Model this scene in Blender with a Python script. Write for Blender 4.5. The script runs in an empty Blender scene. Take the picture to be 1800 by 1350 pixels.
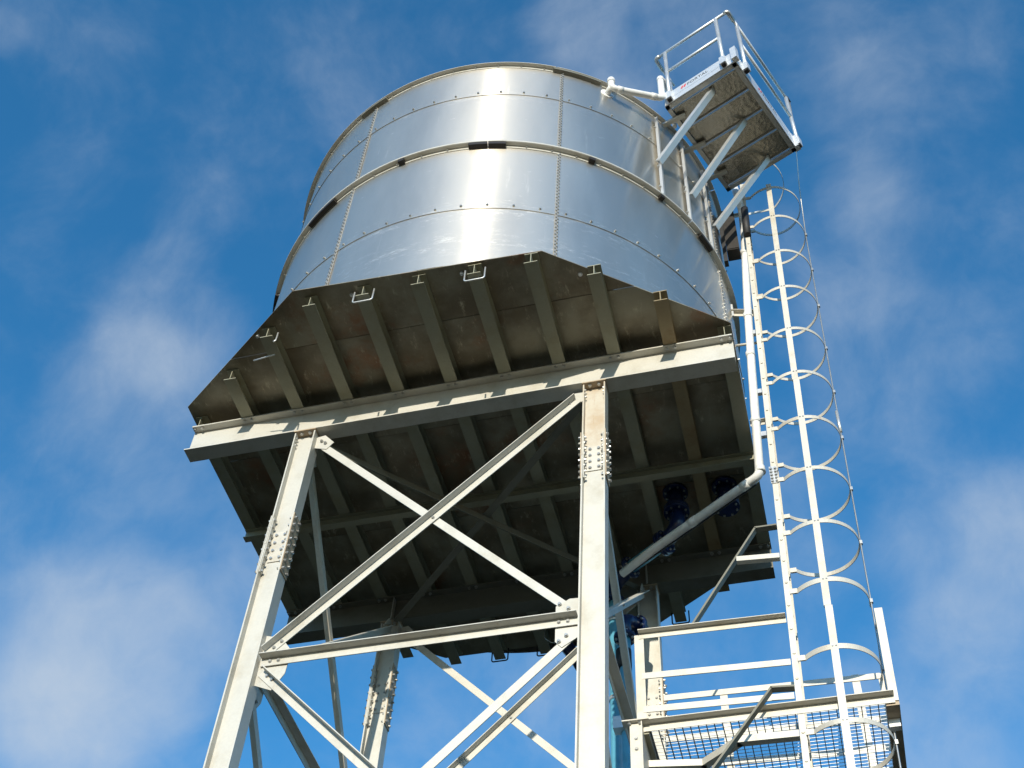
import bpy, bmesh, math, random
from mathutils import Vector as V, Matrix
random.seed(7)
scene = bpy.context.scene
COL = scene.collection
R_ = math.radians

# ---------------------------------------------------------------- scale: model units -> metres
S = 0.8
Z0 = 12.536          # height of the girder undersides above the ground
def W(p):
    return V((p[0]*S, p[1]*S, p[2]*S + Z0))

# ---------------------------------------------------------------- camera
cam_d = bpy.data.cameras.new('camera')
cam = bpy.data.objects.new('camera', cam_d)
COL.objects.link(cam)
cam_d.sensor_fit = 'HORIZONTAL'; cam_d.sensor_width = 36.0
cam_d.lens = 46.148
cam_d.clip_start = 0.1; cam_d.clip_end = 20000
RX = V((0.968856, 0.243227, 0.046464)); UP = V((0.165017, -0.774080, 0.611203)); FW = V((-0.184628, 0.584500, 0.790109)); CL = V((4.156363, -12.351732, -13.670148))
cam_d.lens = 46.1482
cam.matrix_world = Matrix(((RX[0], UP[0], -FW[0], CL[0]*S), (RX[1], UP[1], -FW[1], CL[1]*S),
                           (RX[2], UP[2], -FW[2], CL[2]*S+Z0), (0, 0, 0, 1)))
scene.camera = cam

# ---------------------------------------------------------------- light
SUN_EL, SUN_AZ = R_(14.0), R_(5.0)      # azimuth measured from -y towards +x
to_sun = V((math.sin(SUN_AZ)*math.cos(SUN_EL), -math.cos(SUN_AZ)*math.cos(SUN_EL), math.sin(SUN_EL)))
sun_d = bpy.data.lights.new('sun', 'SUN')
sun_d.energy = 3.0; sun_d.angle = R_(0.5); sun_d.color = (1.0, 0.92, 0.76)
sun = bpy.data.objects.new('sun', sun_d); COL.objects.link(sun)
sun.rotation_euler = to_sun.to_track_quat('Z', 'Y').to_euler()
sun.location = (20, -60, 60)

scene.view_settings.view_transform = 'Standard'
scene.view_settings.look = 'None'
scene.view_settings.exposure = 0.7
scene.view_settings.gamma = 1.0
scene.view_settings.use_curve_mapping = False
scene.render.engine = 'CYCLES'
scene.cycles.max_bounces = 8
scene.cycles.use_denoising = True

world = bpy.data.worlds.new('World'); scene.world = world
world.use_nodes = True
nt = world.node_tree; N = nt.nodes; LK = nt.links
for n in list(N): N.remove(n)
def nd(tree, typ, **kw):
    n = tree.nodes.new(typ)
    for k, v in kw.items():
        setattr(n, k, v)
    return n
def mth(tree, op, a, b=None, c=None, clamp=False):
    n = tree.nodes.new('ShaderNodeMath'); n.operation = op; n.use_clamp = clamp
    for i, x in enumerate((a, b, c)):
        if x is None: continue
        if isinstance(x, (int, float)): n.inputs[i].default_value = x
        else: tree.links.new(x, n.inputs[i])
    return n.outputs[0]
def smooth(tree, x, lo, hi, t0=0.0, t1=1.0):
    n = tree.nodes.new('ShaderNodeMapRange'); n.interpolation_type = 'SMOOTHSTEP'
    tree.links.new(x, n.inputs[0])
    n.inputs[1].default_value = lo; n.inputs[2].default_value = hi
    n.inputs[3].default_value = t0; n.inputs[4].default_value = t1
    return n.outputs[0]
sky = nd(nt, 'ShaderNodeTexSky', sky_type='NISHITA', sun_disc=False)
sky.sun_elevation = SUN_EL; sky.sun_rotation = math.pi - SUN_AZ
sky.altitude = 50; sky.air_density = 1.0; sky.dust_density = 0.1; sky.ozone_density = 4.0
tc = nd(nt, 'ShaderNodeTexCoord')
DIR = tc.outputs['Generated']
# wispy cloud field: warped noise on the sky sphere, denser where the photograph has its cloud banks
warp = nd(nt, 'ShaderNodeTexNoise'); warp.inputs['Scale'].default_value = 3.0; warp.inputs['Detail'].default_value = 4
LK.new(DIR, warp.inputs['Vector'])
wv = nd(nt, 'ShaderNodeVectorMath', operation='MULTIPLY_ADD')
LK.new(warp.outputs['Color'], wv.inputs[0]); wv.inputs[1].default_value = (0.18, 0.18, 0.18); LK.new(DIR, wv.inputs[2])
n1 = nd(nt, 'ShaderNodeTexNoise'); n1.inputs['Scale'].default_value = 6.0; n1.inputs['Detail'].default_value = 9; n1.inputs['Roughness'].default_value = 0.60
LK.new(wv.outputs[0], n1.inputs['Vector'])
n2 = nd(nt, 'ShaderNodeTexNoise'); n2.inputs['Scale'].default_value = 1.7; n2.inputs['Detail'].default_value = 3
LK.new(DIR, n2.inputs['Vector'])
BANKS = [(-0.4926, 0.6370, 0.5929, 0.119, 0.46), (-0.5304, 0.6498, 0.5445, 0.088, 0.22), (-0.4141, 0.4666, 0.7816, 0.070, 0.28), (-0.4447, 0.5175, 0.7311, 0.090, 0.26), (-0.3836, 0.4079, 0.8286, 0.045, 0.12), (-0.4667, 0.2552, 0.8468, 0.022, 0.16), (-0.0457, 0.3826, 0.9228, 0.094, 0.34), (-0.0880, 0.3617, 0.9281, 0.050, 0.15), (0.0625, 0.4255, 0.9028, 0.095, 0.26), (0.1516, 0.4811, 0.8635, 0.111, 0.26), (0.0953, 0.6178, 0.7805, 0.101, 0.28), (0.0823, 0.5410, 0.8370, 0.079, 0.16), (0.1357, 0.7258, 0.6744, 0.099, 0.36), (0.0787, 0.7925, 0.6047, 0.089, 0.14), (-0.3028, 0.3830, 0.8727, 0.101, 0.10), (-0.3763, 0.6442, 0.6659, 0.101, 0.12), (-0.2303, 0.7462, 0.6246, 0.076, 0.10), (-0.2484, 0.3693, 0.8955, 0.063, 0.10), (0.0923, 0.7973, 0.5965, 0.110, 0.18)]
acc = None
for (cx, cy, cz, rad, wt) in BANKS:
    dn = nd(nt, 'ShaderNodeVectorMath', operation='DOT_PRODUCT')
    LK.new(DIR, dn.inputs[0]); dn.inputs[1].default_value = (cx, cy, cz)
    g = smooth(nt, dn.outputs['Value'], math.cos(rad), 1.0, 0.0, wt)
    acc = g if acc is None else mth(nt, 'ADD', acc, g)
far_cl = smooth(nt, n2.outputs['Fac'], 0.40, 0.70, 0.0, 0.22)
base = mth(nt, 'ADD', acc, far_cl)
fld = mth(nt, 'ADD', mth(nt, 'MULTIPLY_ADD', n1.outputs['Fac'], 1.35, -0.61), base)
cl = smooth(nt, fld, 0.0, 1.15, 0.0, 0.90)
sepz = nd(nt, 'ShaderNodeSeparateXYZ'); LK.new(DIR, sepz.inputs[0])
cl = mth(nt, 'MULTIPLY', cl, smooth(nt, sepz.outputs['Z'], 0.0, 0.12))
SKY_STR = 0.15
bg1 = nd(nt, 'ShaderNodeBackground'); bg1.inputs['Strength'].default_value = SKY_STR
hs = nd(nt, 'ShaderNodeHueSaturation'); hs.inputs['Hue'].default_value = 0.492; hs.inputs['Value'].default_value = 1.05; hs.inputs['Saturation'].default_value = 1.18
LK.new(sky.outputs[0], hs.inputs['Color']); LK.new(hs.outputs[0], bg1.inputs['Color'])
bg2 = nd(nt, 'ShaderNodeBackground'); bg2.inputs['Color'].default_value = (0.70, 0.80, 0.92, 1); bg2.inputs['Strength'].default_value = 0.50
mx = nd(nt, 'ShaderNodeMixShader'); LK.new(cl, mx.inputs[0]); LK.new(bg1.outputs[0], mx.inputs[1]); LK.new(bg2.outputs[0], mx.inputs[2])
wo = nd(nt, 'ShaderNodeOutputWorld'); LK.new(mx.outputs[0], wo.inputs[0])

# ---------------------------------------------------------------- materials
def mix(t, fac, a, b):
    m = t.nodes.new('ShaderNodeMix'); m.data_type = 'RGBA'
    if isinstance(fac, float): m.inputs[0].default_value = fac
    else: t.links.new(fac, m.inputs[0])
    for s, x in ((6, a), (7, b)):
        if isinstance(x, tuple): m.inputs[s].default_value = x + (1,)
        else: t.links.new(x, m.inputs[s])
    return m.outputs[2]
def noise(t, vec, scale, detail=6, rough=0.55):
    n = t.nodes.new('ShaderNodeTexNoise'); n.inputs['Scale'].default_value = scale
    n.inputs['Detail'].default_value = detail; n.inputs['Roughness'].default_value = rough
    t.links.new(vec, n.inputs['Vector']); return n.outputs['Fac']
def scaled(t, vec, s):
    m = t.nodes.new('ShaderNodeMapping'); m.inputs['Scale'].default_value = s
    t.links.new(vec, m.inputs['Vector']); return m.outputs[0]
def mat(name):
    m = bpy.data.materials.new(name); m.use_nodes = True
    t = m.node_tree; b = t.nodes['Principled BSDF']
    g = t.nodes.new('ShaderNodeNewGeometry')
    return m, t, b, g.outputs['Position']
def bump(t, b, h, strength, dist=0.01):
    n = t.nodes.new('ShaderNodeBump'); n.inputs['Strength'].default_value = strength; n.inputs['Distance'].default_value = dist
    t.links.new(h, n.inputs['Height']); t.links.new(n.outputs[0], b.inputs['Normal'])
def rnd(t):
    return t.nodes.new('ShaderNodeObjectInfo').outputs['Random']

def steel(name, base, rough=0.5, metal=0.35, rust=0.5, dirt=(0.30, 0.27, 0.21), dirt_amt=0.5, rust_col=(0.23, 0.095, 0.035)):
    """weathered galvanised steel: spangle, grime patches, rust blooms and runs"""
    m, t, b, P = mat(name)
    sp = t.nodes.new('ShaderNodeTexVoronoi'); sp.inputs['Scale'].default_value = 42; t.links.new(P, sp.inputs['Vector'])
    c = mix(t, mth(t, 'MULTIPLY', sp.outputs['Distance'], 0.35, clamp=True), base, tuple(x*0.80 for x in base))
    off = t.nodes.new('ShaderNodeVectorMath'); off.operation = 'ADD'
    t.links.new(P, off.inputs[0]); cb = t.nodes.new('ShaderNodeCombineXYZ')
    r = rnd(t)
    for i in range(3): t.links.new(mth(t, 'MULTIPLY', r, 40.0), cb.inputs[i])
    t.links.new(cb.outputs[0], off.inputs[1]); Q = off.outputs[0]
    d = smooth(t, noise(t, Q, 2.4, 9, 0.65), 0.45, 0.75, 0.0, dirt_amt)
    c = mix(t, d, c, dirt)
    st = smooth(t, noise(t, scaled(t, Q, (7, 7, 0.9)), 3.0, 8, 0.7), 0.56, 0.78, 0.0, rust)
    rb = smooth(t, noise(t, Q, 1.1, 8, 0.7), 0.52, 0.70)
    rf = mth(t, 'MULTIPLY', st, mth(t, 'MULTIPLY_ADD', rb, 0.8, 0.2))
    c = mix(t, rf, c, rust_col)
    t.links.new(c, b.inputs['Base Color'])
    rg = mth(t, 'MULTIPLY_ADD', noise(t, Q, 9, 5), 0.25, rough-0.12)
    t.links.new(rg, b.inputs['Roughness'])
    b.inputs['Metallic'].default_value = metal
    bump(t, b, noise(t, P, 60, 5), 0.12, 0.004)
    return m
M = {}
M['galv'] = steel('galvanised_steel', (0.57, 0.555, 0.505), 0.55, 0.30, 0.75, (0.36, 0.325, 0.245), 0.55)
M['galv_warm'] = steel('rust_tinted_galvanised', (0.56, 0.52, 0.44), 0.57, 0.25, 1.0, (0.43, 0.31, 0.19), 0.75, (0.33, 0.16, 0.06))
M['galv_dull_shade'] = steel('dull_and_shaded_galvanised', (0.19, 0.185, 0.15), 0.6, 0.2, 0.6, (0.12, 0.105, 0.07), 0.7)  # galvanised copy with shade put in its colour; plain dull tone on rim splices
M['galv_brown'] = steel('rust_stained_steel', (0.42, 0.33, 0.23), 0.6, 0.15, 0.9, (0.30, 0.20, 0.11), 0.7)
M['galv_joist'] = steel('dull_galvanised_joist', (0.33, 0.32, 0.235), 0.55, 0.25, 0.7, (0.26, 0.23, 0.14), 0.75)
M['galv_rusty'] = steel('rusty_joist', (0.32, 0.25, 0.14), 0.6, 0.15, 1.0, (0.22, 0.13, 0.05), 0.9, (0.26, 0.11, 0.03))
M['bolt'] = steel('zinc_bolt', (0.52, 0.52, 0.50), 0.35, 0.75, 0.25)
M['seam'] = steel('seam_sealant_strip', (0.36, 0.355, 0.34), 0.5, 0.4, 0.2)
M['bright'] = steel('bright_zinc', (0.66, 0.67, 0.67), 0.38, 0.6, 0.0, (0.5, 0.5, 0.5), 0.3)
M['ladder'] = steel('ladder_galvanised', (0.61, 0.58, 0.51), 0.5, 0.25, 0.75, (0.44, 0.37, 0.26), 0.6)

# mill plate on the underside of the deck
m, t, b, P = mat('deck_mill_plate'); M['deck'] = m
r = rnd(t)
off = t.nodes.new('ShaderNodeVectorMath'); off.operation = 'ADD'; t.links.new(P, off.inputs[0])
cb = t.nodes.new('ShaderNodeCombineXYZ')
for i in range(2): t.links.new(mth(t, 'MULTIPLY', r, 30.0), cb.inputs[i])
t.links.new(cb.outputs[0], off.inputs[1]); Q = off.outputs[0]
c = mix(t, smooth(t, noise(t, Q, 1.3, 8, 0.62), 0.36, 0.66), (0.17, 0.135, 0.085), (0.31, 0.285, 0.21))
c = mix(t, smooth(t, noise(t, Q, 0.9, 7, 0.65), 0.56, 0.72, 0.0, 0.75), c, (0.25, 0.095, 0.035))
c = mix(t, smooth(t, noise(t, scaled(t, Q, (3.2, 1.2, 3)), 3.0, 10, 0.8), 0.54, 0.74, 0.0, 0.8), c, (0.72, 0.66, 0.48))
t.links.new(c, b.inputs['Base Color'])
t.links.new(mth(t, 'MULTIPLY_ADD', noise(t, Q, 3, 7, 0.7), 0.5, 0.16), b.inputs['Roughness'])
b.inputs['Metallic'].default_value = 0.25
bump(t, b, noise(t, Q, 14, 8, 0.7), 0.35, 0.01)

# brushed stainless of the tank wall
m, t, b, P = mat('stainless_sheet'); M['tank'] = m
r = rnd(t)
c = mix(t, smooth(t, noise(t, scaled(t, P, (1, 1, 0.25)), 1.1, 5, 0.6), 0.35, 0.7), (0.80, 0.745, 0.655), (0.65, 0.61, 0.545))
stk = smooth(t, noise(t, scaled(t, P, (3.0, 3.0, 0.35)), 2.2, 8, 0.7), 0.60, 0.80, 0.0, 0.30)
smg = smooth(t, noise(t, scaled(t, P, (1.0, 1.0, 3.0)), 4.0, 9, 0.75), 0.62, 0.74, 0.0, 0.55)
zz_ = t.nodes.new('ShaderNodeSeparateXYZ'); t.links.new(P, zz_.inputs[0])
def lapband(z, w):
    return mth(t, 'MAXIMUM', mth(t, 'SUBTRACT', 1.0, mth(t, 'DIVIDE', mth(t, 'ABSOLUTE', mth(t, 'SUBTRACT', zz_.outputs['Z'], z)), w)), 0.0)
lapb = mth(t, 'ADD', lapband(Z0+S*2.12, 0.30), mth(t, 'ADD', lapband(Z0+S*1.3, 0.35), mth(t, 'MULTIPLY', lapband(Z0+S*5.7, 0.25), 0.5)))
scuff = smooth(t, noise(t, scaled(t, P, (1.5, 1.5, 4.0)), 3.0, 10, 0.8), 0.50, 0.72)
smg = mth(t, 'MAXIMUM', smg, mth(t, 'MULTIPLY', mth(t, 'MULTIPLY', lapb, scuff), 0.8))
wht = mth(t, 'MAXIMUM', stk, smg)
c = mix(t, wht, c, (0.82, 0.80, 0.76))
t.links.new(c, b.inputs['Base Color'])
b.inputs['Metallic'].default_value = 0.92
rg = mth(t, 'MULTIPLY_ADD', r, 0.015, 0.145)
rg = mth(t, 'MULTIPLY_ADD', wht, 0.12, rg)
rg = mth(t, 'MULTIPLY_ADD', noise(t, scaled(t, P, (1, 1, 8)), 5, 6, 0.6), 0.06, rg)
t.links.new(rg, b.inputs['Roughness'])
b.inputs['Anisotropic'].default_value = 1.0
b.inputs['Anisotropic Rotation'].default_value = 0.25
tg = t.nodes.new('ShaderNodeTangent'); tg.direction_type = 'RADIAL'; tg.axis = 'Z'
t.links.new(tg.outputs[0], b.inputs['Tangent'])
hh = mth(t, 'MULTIPLY_ADD', noise(t, scaled(t, P, (1, 1, 40)), 5, 3), 0.02, noise(t, scaled(t, P, (1.0, 1.0, 0.12)), 1.3, 2, 0.4))
hh = mth(t, 'MULTIPLY_ADD', noise(t, scaled(t, P, (1.0, 1.0, 1.3)), 1.1, 3, 0.5), 0.35, hh)
bump(t, b, hh, 0.24, 0.02)
b2 = t.nodes.new('ShaderNodeBsdfPrincipled')
t.links.new(c, b2.inputs['Base Color']); b2.inputs['Metallic'].default_value = 0.94
t.links.new(mth(t, 'MULTIPLY_ADD', wht, 0.2, 0.60), b2.inputs['Roughness'])
b2.inputs['Anisotropic'].default_value = 0.6; b2.inputs['Anisotropic Rotation'].default_value = 0.25
t.links.new(tg.outputs[0], b2.inputs['Tangent'])
ms = t.nodes.new('ShaderNodeMixShader'); t.links.new(mth(t, 'MULTIPLY_ADD', wht, 0.4, 0.28, clamp=True), ms.inputs[0])
t.links.new(b.outputs[0], ms.inputs[1]); t.links.new(b2.outputs[0], ms.inputs[2])
t.links.new(ms.outputs[0], t.nodes['Material Output'].inputs['Surface'])

def simple(name, col, rough=0.4, metal=0.0, var=0.12, bmp=0.05, scale=12, dirt=None, dirt_amt=0.0):
    m, t, b, P = mat(name)
    c = mix(t, smooth(t, noise(t, P, scale, 6), 0.35, 0.7), col, tuple(x*(1-var) for x in col))
    if dirt: c = mix(t, smooth(t, noise(t, P, 4, 9, 0.7), 0.5, 0.75, 0.0, dirt_amt), c, dirt)
    t.links.new(c, b.inputs['Base Color'])
    t.links.new(mth(t, 'MULTIPLY_ADD', noise(t, P, 7, 4), 0.15, rough-0.07), b.inputs['Roughness'])
    b.inputs['Metallic'].default_value = metal
    if bmp: bump(t, b, noise(t, P, 45, 4), bmp, 0.004)
    return m
M['pvc'] = simple('white_pvc', (0.78, 0.78, 0.77), 0.42, 0, 0.08, 0.03, 10, (0.50, 0.48, 0.42), 0.45)
M['blue_iron'] = simple('blue_coated_iron', (0.006, 0.020, 0.085), 0.30, 0, 0.3, 0.05, 12, (0.03, 0.03, 0.06), 0.4)
M['cyan_pvc'] = simple('light_blue_pipe', (0.12, 0.40, 0.55), 0.40, 0, 0.10, 0.03, 8, (0.10, 0.22, 0.30), 0.4)
M['alu'] = simple('mill_aluminium', (0.76, 0.78, 0.80), 0.42, 0.55, 0.06, 0.04, 25, (0.6, 0.6, 0.6), 0.3)
M['alu_dk'] = simple('oxidised_aluminium', (0.60, 0.59, 0.56), 0.40, 0.7, 0.15, 0.06, 20)
M['rubber'] = simple('black_rubber', (0.018, 0.018, 0.020), 0.6, 0, 0.2, 0.05)
M['cabinet'] = simple('dark_cabinet', (0.022, 0.017, 0.013), 0.55, 0, 0.25, 0.05)
M['red'] = simple('red_print', (0.62, 0.03, 0.04), 0.5, 0, 0.05, 0)
M['black'] = simple('black_print', (0.07, 0.07, 0.08), 0.5, 0, 0.05, 0)
M['yellow'] = simple('yellow_tag', (0.75, 0.50, 0.03), 0.5, 0, 0.1, 0)
M['concrete'] = simple('pad_concrete', (0.34, 0.32, 0.29), 0.85, 0, 0.25, 0.4, 5)
# five-bar tread plate seen from below
m, t, b, P = mat('tread_plate'); M['tread'] = m
c = mix(t, smooth(t, noise(t, P, 5, 7), 0.30, 0.8), (0.40, 0.37, 0.31), (0.34, 0.315, 0.26))
t.links.new(c, b.inputs['Base Color']); b.inputs['Metallic'].default_value = 0.9
b.inputs['Roughness'].default_value = 0.26
vo = t.nodes.new('ShaderNodeTexVoronoi'); vo.inputs['Scale'].default_value = 20; t.links.new(P, vo.inputs['Vector'])
bump(t, b, vo.outputs['Distance'], 0.12, 0.02)
# unseen ground: bright front, dark rear added to shape bounce under the deck
m, t, b, P = mat('bounce_split_ground'); M['ground'] = m
dark_ground = mix(t, smooth(t, noise(t, P, 0.35, 10, 0.65), 0.38, 0.64), (0.011, 0.015, 0.005), (0.022, 0.021, 0.009))
bright_ground = mix(t, smooth(t, noise(t, P, 6.0, 10, 0.75), 0.35, 0.70), (0.085, 0.066, 0.036), (0.120, 0.092, 0.051))
sp_ = t.nodes.new('ShaderNodeSeparateXYZ'); t.links.new(P, sp_.inputs[0])
edge = mth(t, 'MULTIPLY_ADD', noise(t, P, 0.5, 6), 5.0, sp_.outputs['Y'])
c = mix(t, smooth(t, edge, -5.2, -3.8), bright_ground, dark_ground)
t.links.new(c, b.inputs['Base Color']); b.inputs['Roughness'].default_value = 0.95
bump(t, b, noise(t, P, 9, 10, 0.8), 0.9, 0.06)

# ---------------------------------------------------------------- mesh building
def fillet(pts, r, seg=6):
    pts = [V(p) for p in pts]; out = [pts[0]]
    for i in range(1, len(pts)-1):
        a, p, c = pts[i-1], pts[i], pts[i+1]
        d1 = (a-p).normalized(); d2 = (c-p).normalized()
        ang = d1.angle(d2)
        k = min(r/math.tan(ang/2), (a-p).length*0.48, (c-p).length*0.48)
        rr = k*math.tan(ang/2)
        cen = p + (d1+d2).normalized()*(rr/math.sin(ang/2))
        s = p+d1*k; e = p+d2*k
        v1 = s-cen; v2 = e-cen; tot = v1.angle(v2); ax = v1.cross(v2).normalized()
        for j in range(seg+1):
            out.append(cen + Matrix.Rotation(tot*j/seg, 3, ax) @ v1)
    out.append(pts[-1]); return out

class MB:
    def __init__(s): s.v = []; s.f = []; s.sm = []
    def add(s, vs, fs, smooth=False):
        o = len(s.v); s.v += [V(x) for x in vs]
        for f in fs: s.f.append([i+o for i in f]); s.sm.append(smooth)
    def box(s, lo, hi):
        x0, y0, z0 = lo; x1, y1, z1 = hi
        s.add([(x0,y0,z0),(x1,y0,z0),(x1,y1,z0),(x0,y1,z0),(x0,y0,z1),(x1,y0,z1),(x1,y1,z1),(x0,y1,z1)],
              [(0,3,2,1),(4,5,6,7),(0,1,5,4),(1,2,6,5),(2,3,7,6),(3,0,4,7)])
        return s
    def obox(s, c, ex, ey, ez, hx, hy, hz):
        c = V(c); ex = V(ex).normalized()*hx; ey = V(ey).normalized()*hy; ez = V(ez).normalized()*hz
        s.add([c-ex-ey-ez, c+ex-ey-ez, c+ex+ey-ez, c-ex+ey-ez, c-ex-ey+ez, c+ex-ey+ez, c+ex+ey+ez, c-ex+ey+ez],
              [(0,3,2,1),(4,5,6,7),(0,1,5,4),(1,2,6,5),(2,3,7,6),(3,0,4,7)])
        return s
    def sweep(s, A, B, ex, ey, poly):
        A = V(A); B = V(B); d = (B-A).normalized()
        ex = V(ex); ex = (ex - d*ex.dot(d)).normalized()
        ey = V(ey); ey = (ey - d*ey.dot(d)); ey = (ey - ex*ey.dot(ex)).normalized()
        n = len(poly)
        vs = [A+ex*x+ey*y for x, y in poly] + [B+ex*x+ey*y for x, y in poly]
        fs = [tuple(range(n))[::-1], tuple(range(n, 2*n))] + [(i, (i+1) % n, n+(i+1) % n, n+i) for i in range(n)]
        s.add(vs, fs); return s
    def bar(s, A, B, w, h, up=(0, 0, 1)):
        A = V(A); B = V(B); d = (B-A).normalized(); up = V(up)
        ex = d.cross(up)
        if ex.length < 1e-4: ex = d.cross(V((0, 1, 0)))
        ex.normalize(); ey = ex.cross(d)
        return s.sweep(A, B, ex, ey, [(-w/2,-h/2),(w/2,-h/2),(w/2,h/2),(-w/2,h/2)])
    def prism(s, poly, ax_off, thick_vec):
        n = len(poly); tv = V(thick_vec)
        vs = [V(p)+V(ax_off) for p in poly] + [V(p)+V(ax_off)+tv for p in poly]
        s.add(vs, [tuple(range(n))[::-1], tuple(range(n, 2*n))] + [(i, (i+1) % n, n+(i+1) % n, n+i) for i in range(n)])
        return s
    def tube(s, pts, r, n=14, cap=True):
        pts = [V(p) for p in pts]; rings = []
        tan = [(pts[min(i+1, len(pts)-1)]-pts[max(i-1, 0)]).normalized() for i in range(len(pts))]
        a = tan[0].orthogonal().normalized(); vs = []
        for i, p in enumerate(pts):
            a = (a - tan[i]*a.dot(tan[i])).normalized(); bb = tan[i].cross(a)
            for k in range(n):
                th = 2*math.pi*k/n; vs.append(p + (a*math.cos(th)+bb*math.sin(th))*r)
        fs = []
        for i in range(len(pts)-1):
            for k in range(n):
                fs.append((i*n+k, i*n+(k+1) % n, (i+1)*n+(k+1) % n, (i+1)*n+k))
        s.add(vs, fs, True)
        if cap:
            o = len(s.v)-len(vs)
            s.f.append([o+k for k in range(n)][::-1]); s.sm.append(False)
            s.f.append([o+(len(pts)-1)*n+k for k in range(n)]); s.sm.append(False)
        return s
    def disc(s, c, ax, r, h, n=20):
        ax = V(ax).normalized(); return s.tube([V(c)-ax*h/2, V(c)+ax*h/2], r, n)
    def bolt(s, p, ax, r=0.020, h=0.022, washer=True):
        p = V(p); ax = V(ax).normalized(); a = ax.orthogonal().normalized(); bb = ax.cross(a)
        rot = random.random()
        def ring(rr, z, n): return [p+ax*z+(a*math.cos(2*math.pi*k/n+rot)+bb*math.sin(2*math.pi*k/n+rot))*rr for k in range(n)]
        def stack(rr, z0, z1, n):
            s.add(ring(rr, z0, n)+ring(rr, z1, n), [tuple(range(n, 2*n))]+[(k, (k+1) % n, n+(k+1) % n, n+k) for k in range(n)])
        if washer: stack(r*1.4, -0.002, h*0.22, 8)
        stack(r, h*0.2, h, 6)
        return s
    def arcbar(s, cx, cy, a0, a1, prof, seg):
        """profile [(r, z)] swept round a vertical axis, azimuth from -y towards +x in degrees"""
        n = len(prof); vs = []
        for i in range(seg+1):
            a = R_(a0+(a1-a0)*i/seg)
            for r, z in prof: vs.append((cx+r*math.sin(a), cy-r*math.cos(a), z))
        fs = [tuple(range(n))[::-1], tuple(range(seg*n, seg*n+n))]
        for i in range(seg):
            for k in range(n): fs.append((i*n+k, i*n+(k+1) % n, (i+1)*n+(k+1) % n, (i+1)*n+k))
        s.add(vs, fs); return s

def make_mesh(name, mb, m, recalc=True):
    pts = [W(p) for p in mb.v]
    lo = V((min(p[i] for p in pts) for i in range(3))); hi = V((max(p[i] for p in pts) for i in range(3)))
    o = (lo+hi)/2
    me = bpy.data.meshes.new(name)
    me.from_pydata([p-o for p in pts], [], mb.f)
    me.polygons.foreach_set('use_smooth', mb.sm)
    if recalc:
        bm = bmesh.new(); bm.from_mesh(me); bmesh.ops.recalc_face_normals(bm, faces=bm.faces); bm.to_mesh(me); bm.free()
    me.materials.append(m)
    return me, o
def world_loc(o):
    p = V(o.location)
    while o.parent: o = o.parent; p += V(o.location)
    return p
def part(name, mb, m, parent, kind=None, label=None):
    me, o = make_mesh(name, mb, m)
    ob = bpy.data.objects.new(name, me); COL.objects.link(ob)
    if parent is not None:
        ob.parent = parent; ob.location = o - world_loc(parent)
    else: ob.location = o
    if kind: ob['kind'] = kind
    if label: ob['label'] = label
    return ob
def copy_part(src, delta, parent):
    c = src.copy(); COL.objects.link(c)
    if parent is not None:
        c.parent = parent
        c.location = world_loc(src) + V(delta)*S - world_loc(parent)
    for ch in list(src.children):
        d = ch.copy(); COL.objects.link(d); d.parent = c
    return c
def thing(name, label, cat, base, group=None):
    o = bpy.data.objects.new(name, None); COL.objects.link(o)
    o.location = W(base); o['label'] = label; o['category'] = cat
    o.empty_display_size = 0.2
    if group: o['group'] = group
    return o
def structure(name, ob): ob['kind'] = 'structure'; return ob
def Iprof(w, h, tf, tw):      # origin at section centre, x across the flanges, y through the depth
    a, b_, c_, e = w/2, h/2, tw/2, h/2-tf
    return [(-a,-b_),(a,-b_),(a,-e),(c_,-e),(c_,e),(a,e),(a,b_),(-a,b_),(-a,e),(-c_,e),(-c_,-e),(-a,-e)]
def Lprof(w, h, t, fx=1, fy=1):   # corner at the origin
    return [(0,0),(w*fx,0),(w*fx,t*fy),(t*fx,t*fy),(t*fx,h*fy),(0,h*fy)]

# ---------------------------------------------------------------- ground
zg = -Z0/S
mb = MB(); n = 48
vs = [(0, 0, zg)]; fs = []
rads = [8, 25, 80, 300, 1200, 5000]
for r in rads:
    for k in range(n): vs.append((r*math.cos(2*math.pi*k/n), r*math.sin(2*math.pi*k/n), zg))
for k in range(n): fs.append((0, 1+k, 1+(k+1) % n))
for j in range(len(rads)-1):
    for k in range(n): fs.append((1+j*n+k, 1+(j+1)*n+k, 1+(j+1)*n+(k+1) % n, 1+j*n+(k+1) % n))
mb.add(vs, fs)
structure('ground', part('ground', mb, M['ground'], None))

# ================================================================ STEEL TOWER
HG = 0.513; BY = 1.95; FW_ = 0.235
ZP = 0.729
tower = thing('steel_tower', 'galvanised steel trestle tower with four bolted legs and cross bracing carrying the round tank', 'tower', (0, 0, zg))

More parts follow.
